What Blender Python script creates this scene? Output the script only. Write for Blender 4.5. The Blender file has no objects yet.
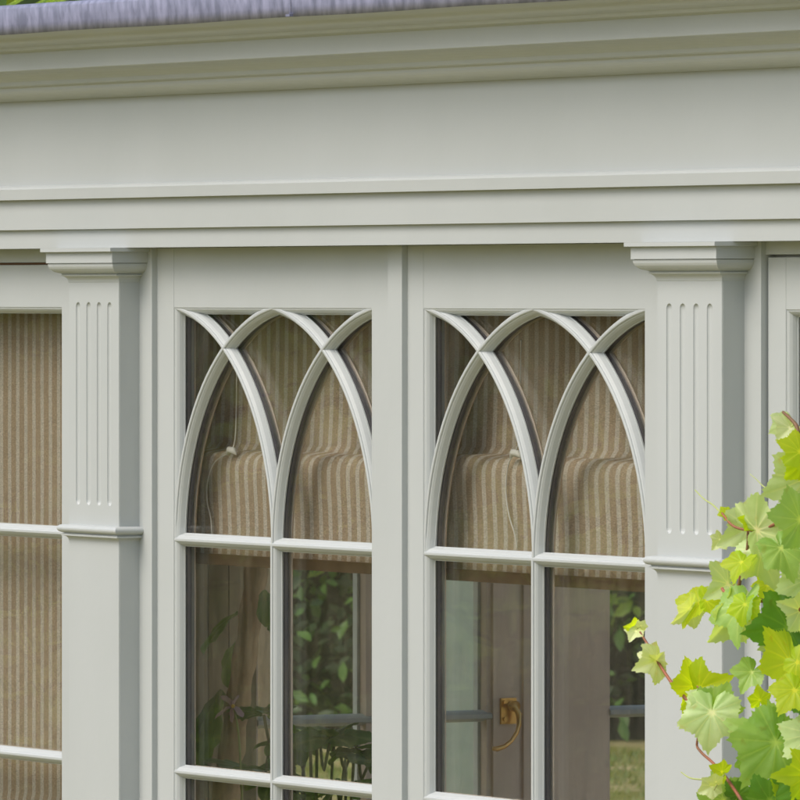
import bpy, bmesh, math, random
import numpy as np
from mathutils import Vector, Matrix, Euler
random.seed(7); np.random.seed(7)
R = math.radians
sc = bpy.context.scene
# ------------------------------------------------------------------ camera
FPX = 8019.0
CAM = Vector((8.574, -4.95, 2.10))
cd = bpy.data.cameras.new("camera"); cam = bpy.data.objects.new("camera", cd)
sc.collection.objects.link(cam); sc.camera = cam
cam.location = CAM; cam.rotation_euler = (R(90), 0, R(60))
cd.sensor_width = 36; cd.lens = FPX/800*36; cd.shift_y = -107/800
cd.clip_start = .1; cd.clip_end = 500
cd.dof.use_dof = True; cd.dof.focus_distance = 9.9; cd.dof.aperture_fstop = 64
# ------------------------------------------------------------------ light
SUN_EL, SUN_AZ = 50, 182          # azimuth clockwise from +Y
w = bpy.data.worlds.new("World"); sc.world = w; w.use_nodes = True
nt = w.node_tree; bg = nt.nodes["Background"]
sky = nt.nodes.new("ShaderNodeTexSky"); sky.sky_type = 'NISHITA'; sky.sun_disc = False
sky.sun_elevation = R(SUN_EL); sky.sun_rotation = R(SUN_AZ)
sky.air_density = 1.0; sky.dust_density = 4.0; sky.ozone_density = 1.0
hs = nt.nodes.new("ShaderNodeHueSaturation"); hs.inputs["Saturation"].default_value = 1.0
nt.links.new(sky.outputs[0], hs.inputs["Color"]); nt.links.new(hs.outputs[0], bg.inputs[0])
bg.inputs[1].default_value = .15
ld = bpy.data.lights.new("sun", 'SUN'); ld.energy = .95; ld.angle = R(38); ld.color = (1, .97, .93)
lo = bpy.data.objects.new("sun", ld); sc.collection.objects.link(lo)
sd = Vector((math.sin(R(SUN_AZ))*math.cos(R(SUN_EL)), math.cos(R(SUN_AZ))*math.cos(R(SUN_EL)), math.sin(R(SUN_EL))))
lo.rotation_euler = sd.to_track_quat('Z', 'Y').to_euler(); lo.location = (0, -5, 8)
vs = sc.view_settings; vs.view_transform = 'Standard'; vs.look = 'None'; vs.gamma = 1; vs.exposure = 0.59
vs.use_curve_mapping = False
sc.cycles.max_bounces = 12; sc.cycles.transparent_max_bounces = 24

# ------------------------------------------------------------------ helpers
def ray(x, y):
    a = (x-400)/FPX; b = (293-y)/FPX; s = math.sin(R(60))
    return Vector((-s+a*.5, .5+a*s, b))
def at(x, y, Y):
    d = ray(x, y); return CAM+d*((Y-CAM.y)/d.y)
def atX(x, y, X):
    d = ray(x, y); return CAM+d*((X-CAM.x)/d.x)

def mesh(name, verts, faces, mat, parent=None, smooth=False, mi=None):
    me = bpy.data.meshes.new(name); me.from_pydata([tuple(v) for v in verts], [], faces); me.update()
    for m in (mat if isinstance(mat, (list, tuple)) else [mat]): me.materials.append(m)
    if mi is not None: me.polygons.foreach_set('material_index', mi)
    if smooth: me.polygons.foreach_set('use_smooth', [True]*len(me.polygons))
    o = bpy.data.objects.new(name, me); sc.collection.objects.link(o)
    if parent: o.parent = parent
    return o
class MB:
    def __init__(s): s.v = []; s.f = []
    def add(s, v, f):
        n = len(s.v); s.v += [tuple(p) for p in v]; s.f += [tuple(i+n for i in q) for q in f]; return s
    def box(s, x0, x1, y0, y1, z0, z1):
        v = [(x0,y0,z0),(x1,y0,z0),(x1,y1,z0),(x0,y1,z0),(x0,y0,z1),(x1,y0,z1),(x1,y1,z1),(x0,y1,z1)]
        return s.add(v, [(0,3,2,1),(4,5,6,7),(0,1,5,4),(1,2,6,5),(2,3,7,6),(3,0,4,7)])
    def tube(s, pts, rad, n=8):
        pts = [Vector(p) for p in pts]; V = []; F = []
        rad = rad if isinstance(rad, (list, tuple)) else [rad]*len(pts)
        up = Vector((.13, .21, 1)).normalized()
        for i, p in enumerate(pts):
            t = (pts[min(i+1, len(pts)-1)]-pts[max(i-1, 0)]).normalized()
            a = t.cross(up)
            if a.length < .05: a = t.cross(Vector((1, 0, 0)))
            a.normalize(); b = t.cross(a)
            for k in range(n):
                q = 2*math.pi*k/n; V.append(p+(a*math.cos(q)+b*math.sin(q))*rad[i])
        for i in range(len(pts)-1):
            for k in range(n):
                F.append((i*n+k, i*n+(k+1) % n, (i+1)*n+(k+1) % n, (i+1)*n+k))
        F.append(tuple(range(n))[::-1]); F.append(tuple((len(pts)-1)*n+k for k in range(n)))
        return s.add(V, F)
    def build(s, name, mat, parent=None, smooth=False):
        return mesh(name, s.v, s.f, mat, parent, smooth)
def tag(o, label=None, cat=None, group=None, kind=None):
    for k, v in (('label', label), ('category', cat), ('group', group), ('kind', kind)):
        if v: o[k] = v
    return o
def empty(name, loc=(0, 0, 0)):
    o = bpy.data.objects.new(name, None); sc.collection.objects.link(o); o.location = loc
    o.empty_display_size = .1; return o
def root_at(o, loc):        # keep world-space child meshes under an Empty that stands at the base
    o.location = loc
    for ch in o.children: ch.matrix_parent_inverse = Matrix.Translation(-Vector(loc))

# ------------------------------------------------------------------ materials
def mat(name, col, rough=.5, noise=None, bump=None, spec=.5, metal=0, transl=0):
    m = bpy.data.materials.new(name); m.use_nodes = True; t = m.node_tree; N = t.nodes; L = t.links
    b = N["Principled BSDF"]; b.inputs["Roughness"].default_value = rough; b.inputs["Metallic"].default_value = metal
    b.inputs["Specular IOR Level"].default_value = spec
    b.inputs["Base Color"].default_value = (*col, 1)
    tc = N.new("ShaderNodeTexCoord"); out = N["Material Output"]
    if noise:
        c2, scale, lo_, hi_ = noise[:4]
        mp = N.new("ShaderNodeMapping"); mp.inputs["Scale"].default_value = noise[4] if len(noise) > 4 else (1, 1, 1)
        L.new(tc.outputs["Object"], mp.inputs[0])
        n = N.new("ShaderNodeTexNoise"); n.inputs["Scale"].default_value = scale; n.inputs["Detail"].default_value = 6
        L.new(mp.outputs[0], n.inputs["Vector"])
        r = N.new("ShaderNodeMapRange"); r.inputs[1].default_value = lo_; r.inputs[2].default_value = hi_
        L.new(n.outputs[0], r.inputs[0])
        mx = N.new("ShaderNodeMix"); mx.data_type = 'RGBA'
        mx.inputs[6].default_value = (*col, 1); mx.inputs[7].default_value = (*c2, 1)
        L.new(r.outputs[0], mx.inputs[0]); L.new(mx.outputs[2], b.inputs["Base Color"])
    if bump:
        scale, strg, dist = bump
        n2 = N.new("ShaderNodeTexNoise"); n2.inputs["Scale"].default_value = scale; n2.inputs["Detail"].default_value = 4
        L.new(tc.outputs["Object"], n2.inputs["Vector"])
        bp = N.new("ShaderNodeBump"); bp.inputs["Strength"].default_value = strg; bp.inputs["Distance"].default_value = dist
        L.new(n2.outputs[0], bp.inputs["Height"]); L.new(bp.outputs[0], b.inputs["Normal"])
    if transl:
        tr = N.new("ShaderNodeBsdfTranslucent"); ms = N.new("ShaderNodeMixShader"); ms.inputs[0].default_value = transl
        src = b.inputs["Base Color"]
        if src.is_linked: L.new(src.links[0].from_socket, tr.inputs[0])
        else: tr.inputs[0].default_value = (*col, 1)
        L.new(b.outputs[0], ms.inputs[1]); L.new(tr.outputs[0], ms.inputs[2]); L.new(ms.outputs[0], out.inputs[0])
    return m
PAINT = mat("sage_grey_paint", (.425, .455, .452), .42, noise=((.395, .425, .418), 5, .35, .8, (1, 1, .6)), bump=(70, .2, .0012), spec=.4)
INPAINT = mat("shade_toned_interior_paint", (.70, .58, .49), .6, noise=((.60, .50, .41), 9, .3, .8, (1, 1, .3)))  # taupe tone imitates warm interior shade; lightened to lift the dim room
DARKSP = mat("dark_spacer", (.028, .024, .034), .45)
LEAD = mat("lead", (.14, .15, .215), .42, noise=((.26, .27, .38), 75, .38, .68, (1, 1, .40)), bump=(30, .2, .002), spec=.5)
BRASS = mat("brass", (.75, .48, .18), .28, metal=1)
RUBBER = mat("brown_seal", (.10, .05, .02), .7)
CORD = mat("cord", (.62, .60, .55), .8)
HEM = mat("blind_hem", (.17, .105, .05), .85)
BRICK = mat("house_wall", (.68, .62, .52), .9, noise=((.60, .54, .45), 6, .3, .7))
FLOOR = mat("stone_floor", (.52, .47, .39), .6, noise=((.42, .38, .31), 4, .3, .7))
PLASTER = mat("ceiling_paint", (.78, .77, .72), .8)
PALE = mat("pale_pillar_paint", (.66, .72, .60), .7, noise=((.60, .66, .55), 14, .3, .7))
LAWN = mat("lawn", (.15, .155, .012), .9, noise=((.42, .34, .17), 1.1, .46, .58, (1, 1, 1)), bump=(40, .8, .02))
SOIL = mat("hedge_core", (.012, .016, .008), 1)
BARK = mat("bark", (.60, .44, .26), .8, noise=((.38, .27, .15), 60, .35, .65, (1, 1, .12)), bump=(70, .5, .004))
POT = mat("terracotta", (.36, .16, .08), .8, noise=((.28, .12, .06), 12, .3, .7))
EARTH = mat("potting_soil", (.03, .02, .014), 1)
STEM = mat("vine_stem", (.16, .085, .035), .6, noise=((.30, .10, .05), 30, .4, .6))
TEND = mat("vine_tendril", (.38, .44, .14), .5)
PETAL = mat("orchid_petal", (.62, .46, .48), .6, transl=.3)

def glass():
    m = bpy.data.materials.new("window_glass"); m.use_nodes = True; t = m.node_tree; N = t.nodes; L = t.links
    N.remove(N["Principled BSDF"])
    lw = N.new("ShaderNodeLayerWeight"); lw.inputs[0].default_value = .5
    p = N.new("ShaderNodeMath"); p.operation = 'POWER'; L.new(lw.outputs["Facing"], p.inputs[0]); p.inputs[1].default_value = 5
    a = N.new("ShaderNodeMath"); a.operation = 'MULTIPLY_ADD'; L.new(p.outputs[0], a.inputs[0]); a.inputs[1].default_value = .96; a.inputs[2].default_value = .042
    tr = N.new("ShaderNodeBsdfTransparent"); tr.inputs[0].default_value = (.985, .992, .985, 1)
    gl = N.new("ShaderNodeBsdfGlossy"); gl.inputs["Roughness"].default_value = .012
    tc = N.new("ShaderNodeTexCoord"); n = N.new("ShaderNodeTexNoise"); n.inputs["Scale"].default_value = 5
    L.new(tc.outputs["Object"], n.inputs["Vector"])
    bp = N.new("ShaderNodeBump"); bp.inputs["Strength"].default_value = .25; bp.inputs["Distance"].default_value = .004
    L.new(n.outputs[0], bp.inputs["Height"]); L.new(bp.outputs[0], gl.inputs["Normal"])
    ms = N.new("ShaderNodeMixShader"); L.new(a.outputs[0], ms.inputs[0]); L.new(tr.outputs[0], ms.inputs[1]); L.new(gl.outputs[0], ms.inputs[2])
    # dust film; its brownish streaks and patches imitate the veil of garden reflections
    mp = N.new("ShaderNodeMapping"); mp.inputs["Scale"].default_value = (1, 1, .12); mp.inputs["Rotation"].default_value = (0, R(38), 0)
    L.new(tc.outputs["Object"], mp.inputs[0])
    n3 = N.new("ShaderNodeTexNoise"); n3.inputs["Scale"].default_value = 90; n3.inputs["Detail"].default_value = 5
    L.new(mp.outputs[0], n3.inputs["Vector"])
    r = N.new("ShaderNodeMapRange"); r.inputs[1].default_value = .45; r.inputs[2].default_value = .85; r.inputs[3].default_value = .004; r.inputs[4].default_value = .030
    L.new(n3.outputs[0], r.inputs[0])
    n4 = N.new("ShaderNodeTexNoise"); n4.inputs["Scale"].default_value = 6; L.new(tc.outputs["Object"], n4.inputs["Vector"])
    r4 = N.new("ShaderNodeMapRange"); r4.inputs[1].default_value = .4; r4.inputs[2].default_value = .65; r4.inputs[3].default_value = .8; r4.inputs[4].default_value = 2.0
    L.new(n4.outputs[0], r4.inputs[0]); m4 = N.new("ShaderNodeMath"); m4.operation = 'MULTIPLY'; L.new(r.outputs[0], m4.inputs[0]); L.new(r4.outputs[0], m4.inputs[1]); r = m4
    df = N.new("ShaderNodeBsdfDiffuse"); df.inputs[0].default_value = (.50, .45, .33, 1)
    m2 = N.new("ShaderNodeMixShader"); L.new(r.outputs[0], m2.inputs[0]); L.new(ms.outputs[0], m2.inputs[1]); L.new(df.outputs[0], m2.inputs[2])
    L.new(m2.outputs[0], N["Material Output"].inputs[0]); return m
GLASS = glass()

def stripe_mat(pitch=.0241, phase=0.0):
    m = bpy.data.materials.new("striped_linen"); m.use_nodes = True; t = m.node_tree; N = t.nodes; L = t.links
    b = N["Principled BSDF"]; b.inputs["Roughness"].default_value = .9; b.inputs["Specular IOR Level"].default_value = .1
    tc = N.new("ShaderNodeTexCoord"); sp = N.new("ShaderNodeSeparateXYZ"); L.new(tc.outputs["Object"], sp.inputs[0])
    n = N.new("ShaderNodeTexNoise"); n.inputs["Scale"].default_value = 9; L.new(tc.outputs["Object"], n.inputs["Vector"])
    wob = N.new("ShaderNodeMath"); wob.operation = 'MULTIPLY_ADD'; L.new(n.outputs[0], wob.inputs[0]); wob.inputs[1].default_value = .002; L.new(sp.outputs[0], wob.inputs[2])
    d = N.new("ShaderNodeMath"); d.operation = 'DIVIDE'; L.new(wob.outputs[0], d.inputs[0]); d.inputs[1].default_value = pitch
    f = N.new("ShaderNodeMath"); f.operation = 'FRACT'; L.new(d.outputs[0], f.inputs[0])
    cr = N.new("ShaderNodeValToRGB"); L.new(f.outputs[0], cr.inputs[0]); e = cr.color_ramp.elements
    tan = (.37, .28, .19, 1); pale = (.51, .455, .38, 1)
    e[0].position = 0; e[0].color = tan; e[1].position = 1; e[1].color = tan
    for pos, c in ((.50, tan), (.57, pale), (.90, pale), (.97, tan)):
        q = e.new(pos); q.color = c
    # weave
    mp = N.new("ShaderNodeMapping"); mp.inputs["Scale"].default_value = (1, 1, 3); L.new(tc.outputs["Object"], mp.inputs[0])
    n2 = N.new("ShaderNodeTexNoise"); n2.inputs["Scale"].default_value = 260; n2.inputs["Detail"].default_value = 3; L.new(mp.outputs[0], n2.inputs["Vector"])
    r = N.new("ShaderNodeMapRange"); r.inputs[1].default_value = .3; r.inputs[2].default_value = .7; r.inputs[3].default_value = .72; r.inputs[4].default_value = 1.2
    L.new(n2.outputs[0], r.inputs[0])
    mul = N.new("ShaderNodeVectorMath"); mul.operation = 'SCALE'; L.new(cr.outputs[0], mul.inputs[0]); L.new(r.outputs[0], mul.inputs[3])
    L.new(mul.outputs[0], b.inputs["Base Color"])
    tr = N.new("ShaderNodeBsdfTranslucent"); L.new(mul.outputs[0], tr.inputs[0])
    ms = N.new("ShaderNodeMixShader"); ms.inputs[0].default_value = .15
    L.new(b.outputs[0], ms.inputs[1]); L.new(tr.outputs[0], ms.inputs[2]); L.new(ms.outputs[0], N["Material Output"].inputs[0])
    bp = N.new("ShaderNodeBump"); bp.inputs["Strength"].default_value = .3; bp.inputs["Distance"].default_value = .001
    L.new(n2.outputs[0], bp.inputs["Height"]); L.new(bp.outputs[0], b.inputs["Normal"])
    return m
LINEN = stripe_mat()

def leaf_mat(name, c1, c2, transl=.35, rough=.38, veins=True):
    """leaf blade; the mesh's UV holds leaf coordinates (x across, y along the midrib)"""
    m = bpy.data.materials.new(name); m.use_nodes = True; t = m.node_tree; N = t.nodes; L = t.links
    b = N["Principled BSDF"]; b.inputs["Roughness"].default_value = rough
    tc = N.new("ShaderNodeTexCoord")
    n = N.new("ShaderNodeTexNoise"); n.inputs["Scale"].default_value = 22; L.new(tc.outputs["Object"], n.inputs["Vector"])
    r = N.new("ShaderNodeMapRange"); r.inputs[1].default_value = .35; r.inputs[2].default_value = .65; L.new(n.outputs[0], r.inputs[0])
    mx = N.new("ShaderNodeMix"); mx.data_type = 'RGBA'; mx.inputs[6].default_value = (*c1, 1); mx.inputs[7].default_value = (*c2, 1)
    L.new(r.outputs[0], mx.inputs[0]); col = mx.outputs[2]
    if veins:
        # vein darkness stored per vertex in the colour attribute "vein"
        at_ = N.new("ShaderNodeAttribute"); at_.attribute_name = "vein"
        mv = N.new("ShaderNodeMix"); mv.data_type = 'RGBA'; L.new(at_.outputs["Fac"], mv.inputs[0]); L.new(col, mv.inputs[6])
        mv.inputs[7].default_value = (min(1, c1[0]*1.7+.05), min(1, c1[1]*1.35+.05), min(1, c1[2]*1.5+.03), 1)
        col = mv.outputs[2]
    L.new(col, b.inputs["Base Color"])
    nb = N.new("ShaderNodeTexNoise"); nb.inputs["Scale"].default_value = 75; nb.inputs["Detail"].default_value = 8; L.new(tc.outputs["Object"], nb.inputs["Vector"])
    rb = N.new("ShaderNodeMapRange"); rb.inputs[1].default_value = .60; rb.inputs[2].default_value = .72; rb.inputs[4].default_value = .5; L.new(nb.outputs[0], rb.inputs[0])
    mb_ = N.new("ShaderNodeMix"); mb_.data_type = 'RGBA'; L.new(rb.outputs[0], mb_.inputs[0]); L.new(col, mb_.inputs[6])
    mb_.inputs[7].default_value = (c2[0]*1.15+.02, c2[1]*.8, c2[2]*.7, 1); col = mb_.outputs[2]; L.new(col, b.inputs["Base Color"])
    n2 = N.new("ShaderNodeTexNoise"); n2.inputs["Scale"].default_value = 140; L.new(tc.outputs["Object"], n2.inputs["Vector"])
    bp = N.new("ShaderNodeBump"); bp.inputs["Strength"].default_value = .35; bp.inputs["Distance"].default_value = .002
    L.new(n2.outputs[0], bp.inputs["Height"]); L.new(bp.outputs[0], b.inputs["Normal"])
    tr = N.new("ShaderNodeBsdfTranslucent")
    br = N.new("ShaderNodeVectorMath"); br.operation = 'MULTIPLY'; L.new(col, br.inputs[0]); br.inputs[1].default_value = (1.75, 1.75, .45)
    L.new(br.outputs[0], tr.inputs[0])
    ms = N.new("ShaderNodeMixShader"); ms.inputs[0].default_value = transl
    L.new(b.outputs[0], ms.inputs[1]); L.new(tr.outputs[0], ms.inputs[2]); L.new(ms.outputs[0], N["Material Output"].inputs[0])
    return m

# ------------------------------------------------------------------ levels of the facade (metres)
ZTOP, ROW = 2.0812, .3011
ZM = [ZTOP-ROW*k for k in range(0, 6)]     # glass top, glazing bars, sill of glass (k = 5)
ZBOT = ZTOP-ROW*5
HB = .00875                                 # half width of a glazing bar
GY = .012                                   # outer glass depth
XW0, XW1 = -1.60, 3.90                      # facade ends
YB = 4.5                                    # back wall
conserv = empty("conservatory")
tag(conserv, "pale sage grey painted conservatory with fluted pilasters, arched glazing bars and lead edged cornice", "conservatory")

def extrude_x(name, prof, x0, x1, m, parent, step=None):
    """prof: closed outline of (y, z)"""
    n = len(prof); V = []; F = []
    xs = [x0, x1]
    for x in xs: V += [(x, y, z) for y, z in prof]
    for i in range(n): F.append((i, (i+1) % n, n+(i+1) % n, n+i))
    F.append(tuple(range(n))[::-1]); F.append(tuple(range(n, 2*n)))
    o = mesh(name, V, F, m, parent)
    bm = bmesh.new(); bm.from_mesh(o.data); bmesh.ops.recalc_face_normals(bm, faces=bm.faces); bm.to_mesh(o.data); bm.free()
    return o
def arc(c, r, a0, a1, n=7):
    return [(c[0]+r[0]*math.cos(R(a0+(a1-a0)*i/n)), c[1]+r[1]*math.sin(R(a0+(a1-a0)*i/n))) for i in range(n+1)]

# architrave: three stepped fasciae
extrude_x("architrave", [(.05, 2.1590), (-.041, 2.1590), (-.0412, 2.1836), (-.0475, 2.1838), (-.0478, 2.2234), (-.0565, 2.2236),
                         (-.0570, 2.2375), (-.0545, 2.2405), (-.0470, 2.2425), (.05, 2.2425)], XW0, XW1, PAINT, conserv)
extrude_x("frieze", [(.05, 2.2425), (-.0455, 2.2425), (-.0455, 2.3548), (.05, 2.3548)], XW0, XW1, PAINT, conserv)
# cornice
cor = [(.05, 2.3548), (-.049, 2.3548)]
cor += arc((-.049, 2.3705), (.024, .0150), -90, -180, 8)[1:]       # ovolo
cor += [(-.074, 2.3725), (-.078, 2.3730)]
cor += [( -.081, 2.3745)] + [(-.081-.030*(1-math.cos(R(a))), 2.3750+.0165*math.sin(R(a))) for a in range(15, 91, 15)]
cor += [(-.1125, 2.3925), (-.1135, 2.4150), (-.1170, 2.4168)]
cor += arc((-.1170, 2.4195), (.0070, .0027), -90, -180, 4)[1:]
cor += [(-.1250, 2.4220)]
cor += [(-.1270-.034*(t+.12*math.sin(2*math.pi*t)), 2.4225+.0155*t) for t in [i/10 for i in range(11)]]
cor += [(-.164, 2.4500), (.05, 2.4500)]
extrude_x("cornice", cor, XW0-.14, XW1+.14, PAINT, conserv)
# lead capping in sheets, folded over the cornice, with laps
lx = [-1.78, .030, 1.30, 2.65, 4.06]
for i in range(4):
    x0, x1 = lx[i], lx[i+1]-.001
    V = []; F = []; nx = 90
    for a in range(nx+1):
        x = x0+(x1-x0)*a/nx
        d = .0008*math.sin(x*7)+.0003*math.sin(x*31+1)
        e = .0005*math.sin(x*13+2)
        for (y, z) in [(-.1630, 2.4372+e), (-.1695-d, 2.4368+e), (-.1700-d, 2.4500), (-.1715-d*.6, 2.4690), (-.1690-d*.5, 2.4735), (-.155, 2.4760), (.12, 2.4860)]:
            V.append((x, y, z))
    for a in range(nx):
        for k in range(6): F.append((a*7+k, a*7+k+1, (a+1)*7+k+1, (a+1)*7+k))
    o = mesh("lead_flashing", V, F, LEAD, conserv, True)
    MBl = MB().box(x1-.006, x1+.004, -.1745, -.160, 2.4375, 2.4405) if i < 3 else None
    if MBl: MBl.build("lead_lap", LEAD, o)
# flat roof, ceiling, side and back walls
LX0, LX1, LY0, LY1 = -.9, 3.3, .9, 3.9       # roof opening and lantern, out of view, added to brighten the interior
def frame_slab(name, x0, x1, y0, y1, z0, z1, m):
    b = MB(); b.box(x0, x1, y0, LY0, z0, z1); b.box(x0, x1, LY1, y1, z0, z1)
    b.box(x0, LX0, LY0, LY1, z0, z1); b.box(LX1, x1, LY0, LY1, z0, z1); return b.build(name, m, conserv)
frame_slab("roof", XW0-.14, XW1+.14, .051, YB+.2, 2.4505, 2.485, LEAD)
frame_slab("ceiling", XW0, XW1, .051, YB, 2.36, 2.40, PLASTER)
lan = empty("added_roof_lantern"); lan.parent = conserv
b = MB(); b.box(LX0, LX1, LY0-.06, LY0, 2.40, 2.56); b.box(LX0, LX1, LY1, LY1+.06, 2.40, 2.56)
b.box(LX0-.06, LX0, LY0-.06, LY1+.06, 2.40, 2.56); b.box(LX1, LX1+.06, LY0-.06, LY1+.06, 2.40, 2.56); b.build("curb", PAINT, lan)
ym = (LY0+LY1)/2; rd = ((LX0+1.3, ym, 3.2), (LX1-1.3, ym, 3.2)); cn = [(LX0, LY0, 2.56), (LX1, LY0, 2.56), (LX1, LY1, 2.56), (LX0, LY1, 2.56)]
MB().add(cn+list(rd), [(0, 1, 5, 4), (2, 3, 4, 5), (1, 2, 5), (3, 0, 4)]).build("pane", GLASS, lan)
b = MB()
for p_, q_ in ((cn[0], rd[0]), (cn[3], rd[0]), (cn[1], rd[1]), (cn[2], rd[1]), (rd[0], rd[1])): b.tube([p_, q_], .025, 6)
for k in range(1, 6):
    x = LX0+(LX1-LX0)*k/6; xr = min(max(x, rd[0][0]), rd[1][0])
    b.tube([(x, LY0, 2.56), (xr, ym, 3.2)], .015, 6); b.tube([(x, LY1, 2.56), (xr, ym, 3.2)], .015, 6)
b.build("rafters", PAINT, lan)
MB().box(XW0, XW1, YB, YB+.25, 0, 2.449).build("wall", BRICK, conserv)

# head board above the sashes and posts
def ring_xz(mb, x0, x1, z0, z1, prof):
    """mitred frame on a rectangle; prof (inset, y)"""
    V = []; F = []; n = len(prof)
    for (i, y) in prof:
        V += [(x0+i, y, z0+i), (x1-i, y, z0+i), (x1-i, y, z1-i), (x0+i, y, z1-i)]
    for k in range(n-1):
        for j in range(4):
            a = k*4+j; b = k*4+(j+1) % 4; F.append((a, b, b+4, a+4))
    mb.add(V, F)
OV = [(0, .0004), (.0008, .0016), (.0022, .0016), (.0040, .0030), (.0060, .0056), (.0073, .0088), (.0078, .0110), (HB, .0112), (HB, .0130)]
BARP = [(-HB, .0130), (-HB, .0112), (-.0078, .0110), (-.0070, .0084), (-.0058, .0054), (-.0040, .0030), (-.0026, .0022), (-.0022, .0006), (-.0012, 0), (.0012, 0), (.0022, .0006),
        (.0026, .0022), (.0040, .0030), (.0058, .0054), (.0070, .0084), (.0078, .0110), (HB, .0112), (HB, .0130)]
def sweep(mb, pts, prof, close=True, dy=0):
    """sweep (n, y) profile along a polyline in the XZ plane"""
    V = []; F = []; m = len(prof)
    for i, (x, z) in enumerate(pts):
        a = pts[max(i-1, 0)]; b = pts[min(i+1, len(pts)-1)]
        tx, tz = b[0]-a[0], b[1]-a[1]; l = math.hypot(tx, tz); nx, nz = tz/l, -tx/l
        for (n, y) in prof: V.append((x+nx*n, y+dy, z+nz*n))
    for i in range(len(pts)-1):
        for k in range(m if close else m-1):
            F.append((i*m+k, i*m+(k+1) % m, (i+1)*m+(k+1) % m, (i+1)*m+k))
    F.append(tuple(range(m))); F.append(tuple((len(pts)-1)*m+k for k in range(m))[::-1])
    mb.add(V, F)
SP = [(-.0070, .0162), (.0070, .0162), (.0070, .0222), (-.0070, .0222)]
INB = [(-.0080, .0262), (.0080, .0262), (.0068, .0285), (.0024, .0310), (-.0024, .0310), (-.0068, .0285)]

def sash(name, x0, x1, fx0, fx1, ztop, label, arched=True, mull=True, zgap=0, y=0.0, last=5, lintel=None):
    """x0..x1 glass opening (outer edge of moulding), fx0..fx1 outer edges of the leaf"""
    zt, zb = ZTOP, ZTOP-ROW*last
    wnd = empty(name); wnd.parent = conserv; tag(wnd, label)
    f = MB()
    f.box(fx0, x0, 0, .030, .22, ztop); f.box(x1, fx1, 0, .030, .22, ztop)
    f.box(x0, x1, 0.0004, .0298, zt, ztop); f.box(x0, x1, 0.0004, .0298, .22, zb)
    f.build("frame", PAINT, wnd)
    g = MB(); ring_xz(g, x0, x1, zb, zt, OV); g.build("frame_moulding", PAINT, wnd)
    MB().box(x0+.004, x1-.004, GY, GY+.004, zb+.004, zt-.004).build("pane", GLASS, wnd)
    MB().box(x0+.004, x1-.004, .0225, .0258, zb+.004, zt-.004).build("pane", GLASS, wnd)
    sp = MB(); ring_xz(sp, x0, x1, zb, zt, [(.0015, .0162), (.0075, .0162), (.0075, .0222), (.0015, .0222)])
    inn = MB(); ring_xz(inn, x0, x1, zb, zt, [(.0085, .0262), (.0070, .0285), (0, .0305)])
    xm = (x0+x1)/2; lines = []
    for k in range(1, last): lines.append(([(x0-.004, ZM[k]), (x1+.004, ZM[k])], .0006))
    if mull: lines.append(([(xm, zb-.004), (xm, ZM[1] if arched else zt+.004)], .0002))
    if arched:
        wd = xm-x0; h = ROW; Rr = (wd*wd+h*h)/(2*wd); amax = math.acos(1-wd/Rr)
        n = 26; k = 0
        for cx, sgn in ((x0, 1), (xm, 1), (xm, -1), (x1, -1)):
            P = []
            for i in range(n+1):
                a = amax*1.008*i/n
                P.append((cx+sgn*Rr*(1-math.cos(a)), ZM[1]+Rr*math.sin(a)))
            lines.append((P, .0009 if sgn > 0 else .0013)); k += 1
    for P, dy in lines:
        b = MB(); sweep(b, P, BARP, dy=dy); o = b.build("glazing_bar", PAINT, wnd)
        sweep(sp, P, SP, dy=dy*.2); sweep(inn, P, INB, dy=dy*.5)
    sp.build("spacer", DARKSP, wnd); inn.build("inner_bar", INPAINT, wnd)
    return wnd
X1a, X1b, X2a, X2b = -.5868, -.0696, .0575, .5747
sash("arched_window", X1a, X1b, -.6321, -.0158, 2.1585, "left window with crossing gothic arched glazing bars")
sash("arched_window", X2a, X2b, .0188, .7000, 2.1585, "right window with crossing gothic arched glazing bars, beside the vine")
sash("casement_window", -1.44, -.9003, -1.50, -.842, 2.1375, "square paned window left of the fluted pilaster, blind closed behind", arched=False, mull=False)
sash("casement_window", .8797, 1.56, .8428, 1.618, 2.1405, "square paned window at the right edge behind the vine", arched=False, mull=True)
sash("casement_window", 1.655, 2.05, 1.62, 2.12, 2.1585, "square paned window further right", arched=False, mull=True)
sash("casement_window", 2.36, 3.00, 2.31, 3.05, 2.1585, "square paned window far right", arched=False, mull=True)
sash("casement_window", 3.12, 3.74, 3.07, 3.80, 2.1585, "square paned window at the far end", arched=False, mull=True)
hb = MB()
hb.box(-1.5, -.842, -.0015, .05, 2.1410, 2.1588); hb.box(-1.5, -.842, .012, .05, 2.1370, 2.1409)
hb.build("head_board", PAINT, conserv); hb = MB()
hb.box(.8398, 1.6185, -.0015, .05, 2.1440, 2.1588); hb.box(.8398, 1.6185, .012, .05, 2.1400, 2.1439)
hb.build("head_board", PAINT, conserv)
MB().box(-1.1, -.842, .002, .012, 2.1380, 2.1406).build("weather_strip", RUBBER, conserv)
for x0, x1 in ((-.8420, -.6321), (.6350, .8398), (-1.62, -1.5), (2.12, 2.31), (3.80, 3.90)):
    MB().box(x0, x1, -.008, .045, 0, 2.1588).build("post", PAINT, conserv)
MB().box(-.0158, .0188, -.008, .045, 0, 2.1587).build("cover_strip", PAINT, conserv)
MB().box(XW0, XW1, .004, .10, 0, .2195).build("plinth", PAINT, conserv)

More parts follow.
